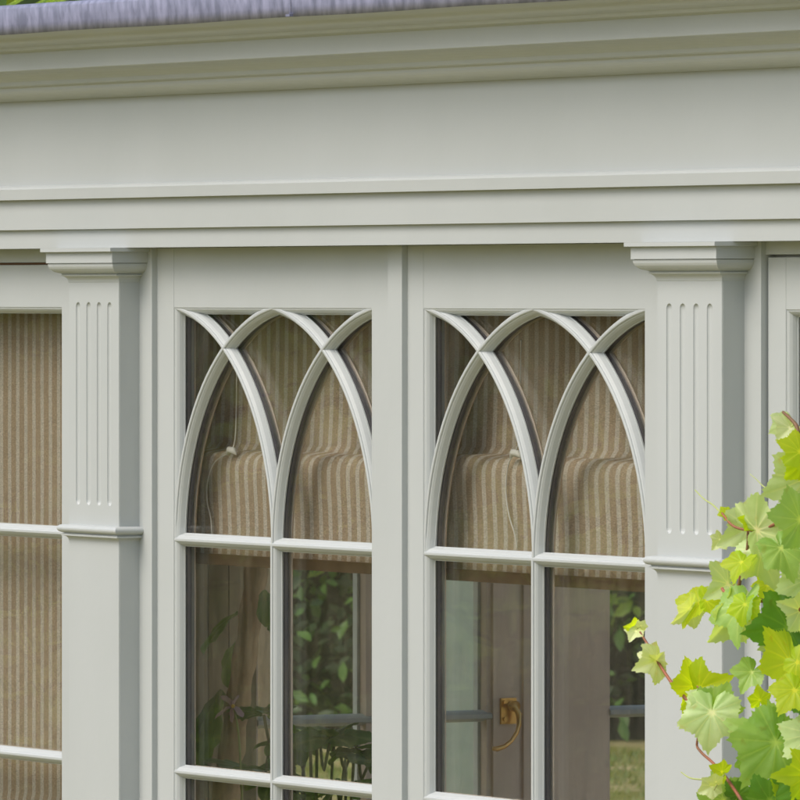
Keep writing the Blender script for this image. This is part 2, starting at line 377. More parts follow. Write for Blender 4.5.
# ---- pilasters
def ring3(mb, x0, x1, yf, yb, prof):
    V = []; F = []
    for (o, z) in prof: V += [(x0-o, yb, z), (x0-o, yf-o, z), (x1+o, yf-o, z), (x1+o, yb, z)]
    for k in range(len(prof)-1):
        for j in range(3):
            a = k*4+j; F.append((a, a+1, a+5, a+4))
    F.append((0, 1, 2, 3)[::-1]); n = (len(prof)-1)*4; F.append((n, n+1, n+2, n+3))
    mb.add(V, F)
CAPP = [(0, 2.1140), (.0005, 2.1145)] + [(.0005+.0070*(1-math.cos(R(a))), 2.1145+.0078*math.sin(R(a))) for a in range(15, 91, 15)] + \
       [(.0080, 2.1240), (.0062, 2.1246), (.0070, 2.1256)] + \
       [(.0075+.0130*math.sin(R(a)), 2.1262+.0115*(1-math.cos(R(a)))) for a in range(15, 91, 15)] + \
       [(.0205, 2.1384), (.0190, 2.1386), (.0190, 2.1391), (.0222, 2.1393), (.0222, 2.1534), (.0235, 2.1537), (.0280, 2.1539), (.0280, 2.1586)]
BELT = [(0, 1.7738)] + [(.0060*(1-math.cos(R(a))), 1.7740+.0062*math.sin(R(a))) for a in range(15, 91, 15)] + \
       [(.0074, 1.7804), (.0074, 1.7826), (.0050, 1.7830), (.0050, 1.7846)] + \
       [(.0055+.0065*math.cos(R(a)), 1.7898+.0052*math.sin(R(a))) for a in range(-90, 91, 20)] + [(0, 1.7952)]
def pilaster(xc, label):
    p = empty("pilaster"); p.parent = conserv; tag(p, label)
    x0, x1, yf, yb = xc-.07075, xc+.07075, -.038, -.0078
    s = MB().box(x0, x1, yf, yb, .0, 2.1150).build("tmp", PAINT)
    bm = bmesh.new(); bm.from_mesh(s.data)
    bmesh.ops.bevel(bm, geom=[e for e in bm.edges if abs(e.verts[0].co.z-e.verts[1].co.z) > 1 and e.verts[0].co.y < -.02], offset=.0008, segments=2, affect='EDGES')
    bm.to_mesh(s.data); bm.free()
    c = bmesh.new()
    for k in range(4):
        fx = x0+(x1-x0)*(.192+.2075*k)-.0005; n = 16; r = .0062; dd = .0034
        rings = [];
        zt, zb = 2.0880-r, 1.8215+r
        zs = [(zt+r*math.sin(R(a)), r*math.cos(R(a))) for a in (85, 65, 45, 25, 0)] + [(zb-r*math.sin(R(a)), r*math.cos(R(a))) for a in (0, 25, 45, 65, 85)]
        for z, rr in zs:
            rings.append([c.verts.new((fx+rr*math.cos(2*math.pi*j/n), yf+dd/r*rr*math.sin(2*math.pi*j/n), z)) for j in range(n)])
        for i in range(len(rings)-1):
            for j in range(n): c.faces.new((rings[i][j], rings[i][(j+1) % n], rings[i+1][(j+1) % n], rings[i+1][j]))
        c.faces.new(rings[0]); c.faces.new(rings[-1])
    bmesh.ops.recalc_face_normals(c, faces=c.faces)
    cm = bpy.data.meshes.new("cut"); c.to_mesh(cm); c.free(); co = bpy.data.objects.new("cut", cm); sc.collection.objects.link(co)
    md = s.modifiers.new("b", 'BOOLEAN'); md.operation = 'DIFFERENCE'; md.object = co; md.solver = 'EXACT'
    dg = bpy.context.evaluated_depsgraph_get(); me = bpy.data.meshes.new_from_object(s.evaluated_get(dg))
    me.materials.clear(); me.materials.append(PAINT); me.polygons.foreach_set('material_index', [0]*len(me.polygons))
    o = bpy.data.objects.new("fluted_shaft", me); sc.collection.objects.link(o); o.parent = p
    bpy.data.objects.remove(s); bpy.data.objects.remove(co)
    b = MB(); ring3(b, x0, x1, yf, yb, CAPP); b.build("capital", PAINT, p)
    b = MB(); ring3(b, x0, x1, yf, yb, BELT); b.build("belt_moulding", PAINT, p)
    b = MB(); b.box(x0-.012, x1+.012, yf-.012, yb, 0, .24); b.build("plinth_block", PAINT, p)
    return p
pilaster(-.7372, "left pilaster with four flutes above a thin belt moulding")
pilaster(.7335, "right pilaster with four flutes, partly hidden by the vine")
pilaster(2.2042, "pilaster beyond the right edge of the photo")

# ---- end wall on the left side, seen through the glass from inside
XE = -1.557
ew = MB()
GLZ = [(.662, .842), (.968, 1.046), (1.258, 1.62), (1.75, 2.2), (2.35, 2.8), (2.95, 3.4), (3.55, 4.0)]   # (y0, y1) of each light
prev = .06
for a, b in GLZ + [(YB, YB)]:
    ew.box(XE-.022, XE, prev, a, .22, 2.36); prev = b
for a, b in GLZ:
    ew.box(XE-.022, XE-.0003, a, b, ZTOP, 2.36); ew.box(XE-.022, XE-.0003, a, b, .22, .6)
ew.box(XE-.06, XE+.004, .06, YB, 0, .2195)
ew.box(XE-.06, XE-.001, .06, YB, 2.3605, 2.45)
# raised vertical boards and stiles on the inner face
bd = MB()
for a, b in ((.07, .194), (.196, .294), (.296, .394), (.396, .488), (.490, .575), (.577, .609), (.611, .655)): bd.box(XE+.0002, XE+.008, a, b, .25, 2.2)
bd.build("boarding", mat("olive_brown_boarding", (.34, .28, .17), .7, noise=((.20, .17, .09), 30, .35, .7, (1, 1, .08))), conserv)
for a, b in ((.872, .935), (1.054, 1.098), (1.106, 1.128), (1.134, 1.150)):
    ew.box(XE, XE+.006, a, b, .25, 2.2)
ew.build("end_wall", INPAINT, conserv)
for a, b in GLZ:
    wn = empty("side_window"); wn.parent = conserv
    MB().box(XE-.017, XE-.013, a, b, .6, ZTOP).build("pane", GLASS, wn)
    m_ = MB()
    # outer painted beads round the glass, lit by the sky
    m_.box(XE-.030, XE-.0175, b-.005, b+.02, .6, ZTOP); m_.box(XE-.030, XE-.0175, a-.02, a+.004, .6, ZTOP)
    m_.build("outer_bead", PAINT, wn)
    for k in range(1, 5):
        b_ = MB(); z = ZM[k]
        pr = [(XE-.0125, z-HB), (XE-.008, z-HB*.9), (XE-.001, z-.0055), (XE+.004, z-.003), (XE+.004, z+.003), (XE-.003, z+.0065), (XE-.0125, z+HB)]
        V = [(x, a-.001, zz) for x, zz in pr]+[(x, b+.012, zz) for x, zz in pr]; n = len(pr)
        F = [(i, (i+1) % n, n+(i+1) % n, n+i) for i in range(n)]+[tuple(range(n)), tuple(range(n, 2*n))]
        b_.add(V, F); b_.build("glazing_bar", PAINT, wn)
    
# right end wall, out of view; wide glazing added to let daylight in
rw = MB(); rw.box(XW1-.05, XW1, .06, YB, 0, .6); rw.box(XW1-.05, XW1, .06, YB, 2.1, 2.449)
for y in (.06, 1.2, 2.4, 3.6): rw.box(XW1-.05, XW1, y, y+.12, .6, 2.1)
rw.box(XW1-.05, XW1, YB-.1, YB, .6, 2.1); rw.build("right_end_wall", PAINT, conserv)
MB().box(XW1-.03, XW1-.026, .18, YB-.1, .6, 2.1).build("pane", GLASS, conserv)
# brass casement fastener on the end wall stile
c0 = atX(505, 703, XE+.006)
hd = empty("window_handle"); hd.parent = conserv
zc = 1.487; yc = 1.083
bp = MB(); bp.box(XE+.006, XE+.010, yc-.018, yc+.008, zc-.020, zc+.018)
for dy_, dz_ in ((-.012, -.013), (-.012, .012)):
    bp.tube([(XE+.009, yc+dy_, zc+dz_), (XE+.0135, yc+dy_, zc+dz_)], .0035, 10)
bp.build("back_plate", BRASS, hd)
lv = MB(); lv.tube([(XE+.009, yc+.001, zc+.006), (XE+.020, yc+.001, zc+.006)], .008, 12)
lv.tube([(XE+.020, yc-.012, zc+.008), (XE+.022, yc-.002, zc+.006), (XE+.024, yc+.004, zc-.006), (XE+.026, yc+.003, zc-.020), (XE+.028, yc-.002, zc-.032),
         (XE+.029, yc-.012, zc-.044), (XE+.029, yc-.024, zc-.052), (XE+.028, yc-.036, zc-.055), (XE+.028, yc-.043, zc-.054)],
        [.003, .004, .0045, .0038, .0032, .0030, .0034, .0040, .0030], 10)
lv.build("lever", BRASS, hd, True)

# ------------------------------------------------------------------ ground and floor
def plane(name, x0, x1, y0, y1, z, m, n=1):
    V = []; F = []
    for j in range(n+1):
        for i in range(n+1): V.append((x0+(x1-x0)*i/n, y0+(y1-y0)*j/n, z))
    for j in range(n):
        for i in range(n):
            a = j*(n+1)+i; F.append((a, a+1, a+n+2, a+n+1))
    return mesh(name, V, F, m)
tag(plane("lawn", -200, 200, -200, 200, -.02, LAWN), kind="structure")
tag(plane("conservatory_floor", XW0, XW1, .02, YB, .004, FLOOR), kind="structure")
fl = bpy.data.objects["conservatory_floor"]

# ------------------------------------------------------------------ roman blinds
def blind(name, x0, x1, zfold, zhem, label, ytop=.100, yfr=.054, closed=False):
    r = empty(name); 
    zt = 2.15
    if closed:
        prof = [(ytop, zt), (ytop, 1.42), (ytop-.002, 1.41), (ytop, 1.40), (ytop, .95)]
    else:
        prof = [(ytop, zt), (ytop, (zt+zfold)/2), (ytop-.002, zfold+.05), (ytop-.004, zfold+.012), (ytop-.010, zfold+.003), (ytop-.022, zfold+.002), (yfr+.012, zfold+.001), (yfr+.005, zfold-.003), (yfr+.001, zfold-.009), (yfr-.001, zfold-.018),
                (yfr-.001, zfold-.034), (yfr+.001, zfold-.07), (yfr+.002, zfold-.10), (yfr, zhem+.012)]
    V = []; F = []; nx = 60; m = len(prof)
    for i in range(nx+1):
        x = x0+(x1-x0)*i/nx
        for j, (y, z) in enumerate(prof):
            wv = .0005*math.sin(x*19)+.0003*math.sin(x*47+j*.5)
            V.append((x, y+wv*(1 if j > 1 else .2), z+(.0012*math.sin(x*43+j) if 3 < j < 11 else 0)))
    for i in range(nx):
        for j in range(m-1): F.append((i*m+j, i*m+j+1, (i+1)*m+j+1, (i+1)*m+j))
    mesh("fabric", V, F, LINEN, r, True)
    zb = prof[-1][1]; yb = prof[-1][0]
    MB().box(x0, x1, yb-.006, yb+.006, zb-.0125, zb+.0015).build("hem_bar", HEM, r)
    MB().box(x0, x1, ytop-.01, ytop+.02, zt-.001, zt+.03).build("head_rail", HEM, r)
    root_at(r, ((x0+x1)/2, ytop, zb)); tag(r, label, "blind", "striped roman blinds in the windows")
    return r
zf1 = at(300, 455, .058).z; zh1 = at(300, 569, .058).z
zf2 = at(560, 460, .058).z; zh2 = at(560, 586, .058).z
b1 = blind("roman_blind", -.74, -.10, zf1, zh1, "half raised striped blind behind the left arched window")
b2 = blind("roman_blind", -.095, .70, zf2, zh2, "half raised striped blind behind the right arched window, beside the vine")
b3 = blind("roman_blind", -1.45, -.76, 0, 0, "fully lowered striped blind in the square paned window left of the pilaster", closed=True, ytop=.07)
def cord(bl, pts, rad=.0009):
    b = MB(); b.tube(pts, rad, 6); o = b.build("cord", CORD, bl, True); o.matrix_parent_inverse = Matrix.Translation(-bl.location)
Yc = .050
def P(l, Y): return [at(x, y, Y) for x, y in l]
def smooth(pts, n=5):
    pts = [Vector(p) for p in pts]; out = []
    for i in range(len(pts)-1):
        p0 = pts[max(i-1, 0)]; p1 = pts[i]; p2 = pts[i+1]; p3 = pts[min(i+2, len(pts)-1)]
        for k in range(n):
            t = k/n; out.append(.5*((2*p1)+(-p0+p2)*t+(2*p0-5*p1+4*p2-p3)*t*t+(-p0+3*p1-3*p2+p3)*t**3))
    out.append(pts[-1]); return out
cord(b1, smooth(P([(237, 340), (236.5, 400), (235, 440), (229, 452), (215, 462), (208, 480), (207, 500), (211, 520), (212, 540)], Yc)))
cord(b2, smooth(P([(521, 340), (520, 400), (519, 440), (513, 455), (508, 466), (506, 490), (509, 515), (515, 535), (517, 548)], Yc)))
for bl, px, py in ((b1, 231, 452), (b2, 515, 455)):
    q = at(px, py, Yc); b = MB(); b.tube([q+Vector((-.012, 0, -.004)), q+Vector((-.004, 0, .003)), q+Vector((.006, 0, .002)), q+Vector((.014, 0, -.003))], [.001, .0045, .0045, .001], 8)
    o = b.build("cleat", CORD, bl, True); o.matrix_parent_inverse = Matrix.Translation(-bl.location)

# ------------------------------------------------------------------ leaves
def blade_mesh(outline, rings=4, fold=.25, curl=.2, wave=.03, veins=(), seed=0):
    """outline: closed list of (x, y) round the petiole point (0,0); returns verts, faces, vein weights (unit size)"""
    rnd = random.Random(seed); n = len(outline); V = [(0, 0, 0)]; F = []; W = [1.0]
    ph = rnd.uniform(0, 6)
    for k in range(1, rings+1):
        t = (k/rings)**.85
        for i, (x, y) in enumerate(outline):
            xx, yy = x*t, y*t
            z = fold*abs(xx)**1.15-curl*(xx*xx+yy*yy)+wave*t*t*math.sin(ph+i*2*math.pi*5/n)+wave*.5*math.sin(ph*2+i*2*math.pi*11/n)*t
            V.append((xx, yy, z))
            a = math.atan2(xx, yy); wgt = 0
            for va in veins:
                dd = abs(a-va)*math.hypot(xx, yy); wgt = max(wgt, .42*(1-dd/.018))
            W.append(max(0, wgt))
    for i in range(n): F.append((0, 1+i, 1+(i+1) % n))
    for k in range(rings-1):
        for i in range(n):
            a = 1+k*n+i; b = 1+k*n+(i+1) % n; F.append((a, a+n, b+n, b))
    return V, F, W
def vine_outline(seed):
    rnd = random.Random(seed); pts = []; N = 168
    j = lambda v, e=.05: v*(1+rnd.uniform(-e, e))
    kl = [(-180, .14), (-172, .42), (-158, .60), (-120, j(.74)), (-92, j(.62, .09)), (-60, j(.90)), (-31, j(.69, .10)), (0, 1.0), (31, j(.69, .10)), (60, j(.90)), (92, j(.62, .09)), (120, j(.74)), (158, .60), (172, .42), (180, .14)]
    nt_ = rnd.randint(34, 40); ph = rnd.random()
    for i in range(N):
        a = -180+360*(i+.5)/N
        for (a0, r0), (a1, r1) in zip(kl, kl[1:]):
            if a0 <= a <= a1:
                t = (a-a0)/(a1-a0); t = t**1.35 if r1 > r0 else 1-(1-t)**1.35      # pointed lobes, rounded bays
                r = r0+(r1-r0)*t; break
        u = (i*nt_/N+ph) % 1.0; tooth = u/.65 if u < .65 else (1-u)/.35
        if abs(a) < 165: r *= 1+.11*tooth*(.6+.4*math.sin(i*1.9+seed))-.04
        pts.append((r*math.sin(R(a)), r*math.cos(R(a))))
    return pts
def ellipse_outline(wd=.3, n=24):
    return [(wd*math.sin(2*math.pi*i/n)*(1-.25*math.cos(2*math.pi*i/n)), .5-.5*math.cos(2*math.pi*i/n)) for i in range(n)]
def put_attr(me, W):
    a = me.attributes.new("vein", 'FLOAT', 'POINT'); a.data.foreach_set('value', W)
VM = []
for s in range(7):
    V, F, W = blade_mesh(vine_outline(s), rings=7, fold=[.22, .38, .12, .5, .3, .18, .6][s], curl=[.32, .42, .25, .25, .5, .38, .35][s], wave=.030,
                         veins=(0, R(58), -R(58), R(118), -R(118), R(30), -R(30)), seed=s)
    VM.append((V, F, W))
LM = {
 'pale': leaf_mat("vine_leaf_pale", (.54, .64, .36), (.42, .56, .22), .38, .36),
 'mid': leaf_mat("vine_leaf_green", (.34, .50, .14), (.23, .40, .08), .42, .34),
 'dark': leaf_mat("vine_leaf_dark", (.12, .27, .03), (.08, .21, .022), .38, .36),
 'yel': leaf_mat("vine_leaf_backlit", (.48, .57, .03), (.38, .52, .02), .62, .5),  # yellow of light shining through the blade is put into the colour
 'bud': leaf_mat("vine_leaf_young", (.62, .68, .42), (.54, .62, .26), .38, .55),
}
vine = empty("grapevine"); tag(vine, "grapevine with bright yellow green lobed leaves growing in front of the right pilaster", "vine")
CR = Vector((.5, math.sin(R(60)), 0)); CU = Vector((0, 0, 1)); CF = -Vector((-math.sin(R(60)), .5, 0))   # right, up, towards the viewer
def vleaf(px, py, size, ang, tilt=(0, 0), kind='pale', Y=-.45, shape=0, name="leaf", par=None, label=None, sx=1.0):
    """px,py: where the stalk meets the blade; ang: direction the tip points (deg, 0 right, 90 up); tilt (pitch, yaw) deg"""
    p = at(px, py, Y); dist = (p-CAM).length; s = size*1.03/FPX*dist
    m0 = Matrix((CR, CU, CF)).transposed()
    rot = m0 @ Matrix.Rotation(R(ang-90), 3, 'Z') @ Matrix.Rotation(R(tilt[0]), 3, 'X') @ Matrix.Rotation(R(tilt[1]), 3, 'Y')
    V, F, W = VM[shape]
    me = bpy.data.meshes.new(name); me.from_pydata([(v[0]*s*sx, v[1]*s, v[2]*s) for v in V], [], F); put_attr(me, W)
    me.materials.append(LM[kind]); me.polygons.foreach_set('use_smooth', [True]*len(me.polygons)); me.update()
    o = bpy.data.objects.new(name, me); sc.collection.objects.link(o)
    o.matrix_world = Matrix.LocRotScale(p, rot.to_quaternion(), None)
    o.parent = vine
    if label: o['label'] = label
    return o
LV = [  # px, py, size(px), angle, tilt, kind, Y, shape
 (786, 424, 20, 205, (35, 10), 'pale', -.42, 0), (790, 428, 25, 215, (55, 20), 'bud', -.43, 3),
 (800, 452, 26, 150, (20, 30), 'yel', -.47, 2), (803, 462, 24, 230, (10, -20), 'yel', -.46, 5),
 (806, 478, 46, 205, (15, -15), 'pale', -.45, 0),
 (748, 527, 34, 215, (38, -10), 'pale', -.43, 1), (757, 530, 46, 20, (52, 5), 'pale', -.46, 0), (800, 520, 40, 170, (45, 10), 'mid', -.48, 2),
 (727, 513, 10, 190, (20, 20), 'yel', -.45, 2), (750, 521, 14, 165, (40, 0), 'yel', -.46, 3),
 (762, 552, 38, 285, (20, 15), 'pale', -.44, 4), (781, 548, 34, 300, (25, -25), 'mid', -.47, 1),
 (742, 562, 24, 235, (30, 50), 'yel', -.46, 6),

 (728, 584, 34, 205, (52, 10), 'pale', -.43, 6), (700, 603, 30, 222, (15, 58), 'yel', -.44, 6), (706, 600, 20, 350, (45, 20), 'yel', -.45, 2),
 (690, 608, 24, 230, (15, -40), 'bud', -.45, 6),
 (742, 606, 42, 250, (20, 58), 'mid', -.46, 6), (733, 612, 38, 240, (15, -38), 'pale', -.45, 3), (745, 604, 22, 255, (20, 20), 'yel', -.47, 5),
 (788, 628, 50, 185, (42, 0), 'dark', -.44, 0), (800, 640, 40, 240, (30, 0), 'mid', -.42, 4),
 (790, 662, 50, 190, (62, 10), 'yel', -.46, 2), (752, 672, 24, 235, (20, 30), 'mid', -.44, 6), (797, 662, 24, 320, (30, 10), 'yel', -.48, 5), (775, 648, 24, 60, (50, 10), 'pale', -.42, 3),
 (656, 661, 27, 200, (52, 0), 'bud', -.45, 1), (657, 660, 14, 45, (55, 20), 'bud', -.45, 3), (650, 658, 16, 215, (10, 50), 'bud', -.45, 6),
 (633, 628, 14, 170, (62, 0), 'yel', -.45, 6), (636, 631, 14, 230, (40, 30), 'bud', -.45, 3), (641, 626, 8, 60, (40, 0), 'bud', -.45, 2),
 (694, 686, 36, 178, (60, 0), 'yel', -.43, 2), (700, 688, 36, 22, (50, 0), 'yel', -.43, 1),
 (712, 712, 40, 262, (12, 8), 'pale', -.47, 0), (712, 710, 34, 200, (30, 5), 'pale', -.465, 4), (714, 712, 32, 60, (30, 8), 'mid', -.46, 5),
 (776, 742, 54, 235, (12, -8), 'mid', -.47, 0), (772, 745, 48, 150, (25, 5), 'mid', -.465, 4), (776, 748, 38, 30, (40, 0), 'mid', -.46, 1),
 (756, 728, 14, 80, (30, 0), 'yel', -.48, 3), (762, 726, 12, 110, (30, 0), 'mid', -.48, 2),
 (722, 772, 16, 150, (40, 10), 'yel', -.45, 3), (712, 786, 16, 205, (20, 0), 'bud', -.45, 3), (716, 782, 10, 100, (40, 0), 'bud', -.46, 2),
 (724, 800, 30, 110, (25, 0), 'mid', -.43, 5), (738, 795, 22, 70, (30, 0), 'dark', -.42, 4),
 (798, 800, 40, 140, (40, 0), 'yel', -.46, 2), (780, 806, 32, 100, (30, 0), 'yel', -.45, 0), (806, 775, 34, 180, (45, 0), 'yel', -.46, 4),
 (812, 735, 38, 215, (35, 20), 'pale', -.44, 2), (808, 700, 34, 190, (55, 0), 'dark', -.43, 3),
 (795, 690, 30, 230, (30, 20), 'yel', -.49, 0), (760, 700, 16, 100, (30, 0), 'yel', -.47, 3), (770, 800, 34, 60, (35, 0), 'dark', -.49, 1), (806, 580, 36, 200, (40, 10), 'pale', -.43, 2), (768, 585, 20, 240, (40, 30), 'yel', -.42, 3),
 (720, 540, 14, 230, (40, 0), 'bud', -.44, 3), (800, 610, 30, 160, (50, 0), 'pale', -.45, 6),
]
for q in LV: vleaf(*q)
rv = random.Random(5)
for i in range(30):       # the rest of the plant, past the right edge of the photo
    x = rv.uniform(822, 960); y = rv.uniform(430, 1000)
    vleaf(x, y, rv.uniform(25, 50), rv.uniform(150, 300), (rv.uniform(10, 55), rv.uniform(-30, 30)), rv.choice(['pale', 'mid', 'mid', 'yel', 'dark']), rv.uniform(-.55, -.38), rv.randrange(7))
def stem(l, Y, r0, r1, m=STEM, name="stem"):
    pts = smooth(P(l, Y) if not isinstance(Y, (list, tuple)) else [at(x, y, yy) for (x, y), yy in zip(l, Y)], 5)
    b = MB(); b.tube(pts, [r0+(r1-r0)*i/(len(pts)-1) for i in range(len(pts))], 8); o = b.build(name, m, vine, True)
stem([(830, 1500), (835, 1000), (822, 800), (826, 600), (812, 470), (800, 440), (796, 425), (783, 412)], -.45, .006, .0015)
stem([(826, 620), (800, 609), (770, 602), (737, 597), (725, 592), (722, 588)], -.45, .0030, .0016)
stem([(737, 597), (741, 575), (747, 550), (748, 530)], -.45, .0022, .0013)
stem([(736, 596), (734, 585), (733, 575)], -.45, .0012, .0008)
stem([(824, 640), (790, 612), (760, 622), (745, 612)], -.43, .0022, .001)
stem([(828, 780), (800, 762), (775, 752), (745, 741), (728, 733), (718, 722), (700, 712), (687, 700), (672, 683), (658, 662), (648, 645), (640, 632)], -.448, .0036, .0012)
stem([(699, 700), (699, 690), (697, 686)], -.445, .0012, .0008)
stem([(706, 715), (697, 742), (701, 752), (712, 762), (724, 775), (738, 795), (748, 812)], -.44, .0012, .0020)
stem([(800, 765), (796, 780), (797, 810)], -.44, .0020, .0020)
stem([(804, 790), (790, 757), (792, 745)], -.45, .0016, .001)
stem([(828, 530), (790, 520), (760, 530), (735, 527), (722, 513)], -.455, .0022, .0011)
stem([(722, 514), (713, 505), (704, 499), (695, 490)], -.45, .0011, .0006, TEND, "tendril")
stem([(773, 493), (763, 486), (757, 480), (750, 474)], -.45, .0008, .0004, TEND, "tendril")
stem([(722, 783), (708, 780), (695, 779), (688, 777), (681, 772)], -.45, .0011, .0006, TEND, "tendril")
stem([(724, 775), (718, 783), (714, 790)], -.45, .0011, .0009, TEND, "tendril")
root_at(vine, (at(830, 1500, -.45).x, -.45, 0))

# ------------------------------------------------------------------ plants inside
IL = leaf_mat("houseplant_leaf", (.09, .20, .03), (.14, .27, .05), .3, .4)
IL2 = leaf_mat("houseplant_leaf_grey", (.20, .30, .15), (.16, .26, .12), .25, .4)
EO = blade_mesh(ellipse_outline(.24), rings=4, fold=.25, curl=.3, wave=.02, veins=(0,), seed=3)
EO2 = blade_mesh(ellipse_outline(.40), rings=4, fold=.15, curl=.25, wave=.03, veins=(0, R(25), -R(25)), seed=4)
def leaves_obj(name, specs, m, parent, B):
    V0 = np.array(B[0]); V = []; F = []; W = []
    for (p, d, s, roll) in specs:
        d = Vector(d).normalized(); z = Vector((0, 0, 1)); a = d.cross(z)
        if a.length < .05: a = Vector((1, 0, 0))
        a.normalize(); nrm = a.cross(d); q = Matrix.Rotation(roll, 3, d); a = q @ a; nrm = q @ nrm
        M = np.array([[a.x, d.x, nrm.x], [a.y, d.y, nrm.y], [a.z, d.z, nrm.z]])
        n = len(V); pts = V0*s @ M.T+np.array(p); V += [tuple(v) for v in pts]; F += [tuple(i+n for i in f) for f in B[1]]; W += B[2]
    o = mesh(name, V, F, m, parent, True); put_attr(o.data, W); return o
def pot(parent, loc, r=.13, h=.24):
    b = MB(); V = []; F = []; n = 32
    pr = [(r*.68, 0), (r*.98, h*.82), (r*1.08, h*.82), (r*1.10, h), (r*.98, h), (r*.95, h*.88)]
    for rr, z in pr: V += [(loc[0]+rr*math.cos(2*math.pi*i/n), loc[1]+rr*math.sin(2*math.pi*i/n), loc[2]+z) for i in range(n)]
    for k in range(len(pr)-1):
        for i in range(n): F.append((k*n+i, k*n+(i+1) % n, (k+1)*n+(i+1) % n, (k+1)*n+i))
    F.append(tuple(range(n))[::-1]); b.add(V, F); b.build("pot", POT, parent, False)
    MB().tube([(loc[0], loc[1], loc[2]+h*.80), (loc[0], loc[1], loc[2]+h*.87)], r*.95, 32).build("soil", EARTH, parent)
# tree with a slanting tan trunk behind the left arched window
tr = empty("indoor_tree"); YT = .55
base = at(222, 1500, YT); base.z = .25
tp = [base+Vector((-.05, .02, 0))] + P([(222, 1100), (226, 800), (232, 750), (238, 700), (246, 650), (253, 600), (257, 560), (259, 500), (257, 430), (262, 360), (268, 300)], YT)
b = MB(); sp_ = smooth(tp, 4)
b.tube(sp_, [(.020-.006*i/len(sp_))*(1+.12*math.sin(i*1.7)) for i in range(len(sp_))], 10); b.build("trunk", BARK, tr, True)
S = []
rl = random.Random(11)
for (px, py, ang, s) in [(238, 612, 215, .075), (240, 640, 250, .07), (222, 690, 245, .10), (264, 590, 285, .05), (212, 700, 250, .11), (268, 625, 300, .05)]:
    d = CR*math.cos(R(ang))+CU*math.sin(R(ang))+CF*.25; S.append((at(px, py, YT+rl.uniform(-.1, .05)), d, s, rl.uniform(-.5, .5)))
for i in range(40):
    q = at(rl.uniform(190, 330), rl.uniform(280, 450), YT+rl.uniform(-.15, .3)); S.append((q, Vector((rl.uniform(-1, 1), rl.uniform(-1, 1), rl.uniform(-.5, .5))), rl.uniform(.08, .16), rl.uniform(-1, 1)))
leaves_obj("crown", S, IL, tr, EO2)
pot(tr, (tp[0].x, tp[0].y, .004), .17, .30)
root_at(tr, (tp[0].x, tp[0].y, .004)); tag(tr, "potted indoor tree with tan slanting trunk and dark leaves behind the left arched window", "indoor plant")
# umbrella plant: long stalks with whorls of leaves
up = empty("umbrella_plant"); YU = .42
cen = at(318, 1500, YU); cen.z = .22
stalks = [((316, 812), (324, 770), (331, 738)), ((330, 812), (345, 770), (354, 748)), ((312, 808), (303, 770), (294, 740)), ((350, 820), (362, 780), (370, 762)), ((296, 812), (285, 790), (272, 772)),
          ((290, 812), (270, 745), (264, 715)), ((280, 815), (262, 785), (250, 772)), ((345, 830), (340, 805), (338, 792)), ((305, 830), (302, 810), (300, 795))]
b = MB(); S = []; S2 = []
for k, st in enumerate(stalks):
    yy = YU+rl.uniform(-.06, .08)
    pts = smooth([cen]+[at(x, y, yy) for x, y in st], 5); b.tube(pts, .0022, 6)
    tip = pts[-1]
    for j in range(8):
        a = 2*math.pi*j/8+k; dr = Vector((math.cos(a), math.sin(a), rl.uniform(-.5, .55)))
        (S if k % 3 else S2).append((tip+dr*.004, dr, rl.uniform(.040, .066), rl.uniform(-.6, .6)))
b.build("stalks", mat("green_stalk", (.12, .15, .04), .5), up, True)
leaves_obj("leaves", S, IL, up, EO); leaves_obj("lower_leaves", S2, IL2, up, EO2)
pot(up, (cen.x, cen.y, .004), .15, .26)
root_at(up, (cen.x, cen.y, .004)); tag(up, "potted umbrella plant with whorled leaves on thin stalks, low behind the left arched window", "indoor plant")
# orchid with one open pale flower beside the trunk
orc = empty("orchid"); YO = .34
f0 = at(233, 706, YO); b = MB(); bs = at(246, 1500, YO); bs.z = .2
b.tube(smooth([bs, at(243, 900, YO), at(241, 780, YO), at(238, 730, YO), f0], 5), .0016, 6); b.build("flower_stem", TEND, orc, True)
S = []
for a, s in ((200, .030), (125, .022), (75, .018), (325, .020), (255, .022)):
    d = CR*math.cos(R(a))+CU*math.sin(R(a))+CF*.2; S.append((f0, d, s, .3))
leaves_obj("petals", S, PETAL, orc, EO2)
MB().tube([f0+CF*.004, f0+CF*.010], [.003, .002], 8).build("flower_centre", mat("flower_yellow", (.8, .55, .05), .5), orc)
pot(orc, (bs.x, bs.y, .004), .10, .2); S = []
for j in range(6):
    a = j*1.05; S.append(((bs.x, bs.y, .2), (math.cos(a), math.sin(a), .6), .2, 0))
leaves_obj("base_leaves", S, IL, orc, EO); root_at(orc, (bs.x, bs.y, .004))
tag(orc, "orchid with one pale pink flower with yellow centre beside the tan trunk", "indoor plant")

# ------------------------------------------------------------------ garden
pl = empty("garden_pillar"); c = atX(462, 650, -5.2)
b = MB().box(c.x-.13, c.x+.13, c.y-.13, c.y+.13, .12, 2.5); b.build("shaft", PALE, pl)
MB().box(c.x-.17, c.x+.17, c.y-.17, c.y+.17, 0, .12).build("base", PALE, pl)
MB().box(c.x-.17, c.x+.17, c.y-.17, c.y+.17, 2.5, 2.56).build("cap", PALE, pl)
root_at(pl, (c.x, c.y, 0)); tag(pl, "pale green painted square pillar outside, seen through the right arched window behind the brass handle", "pillar")

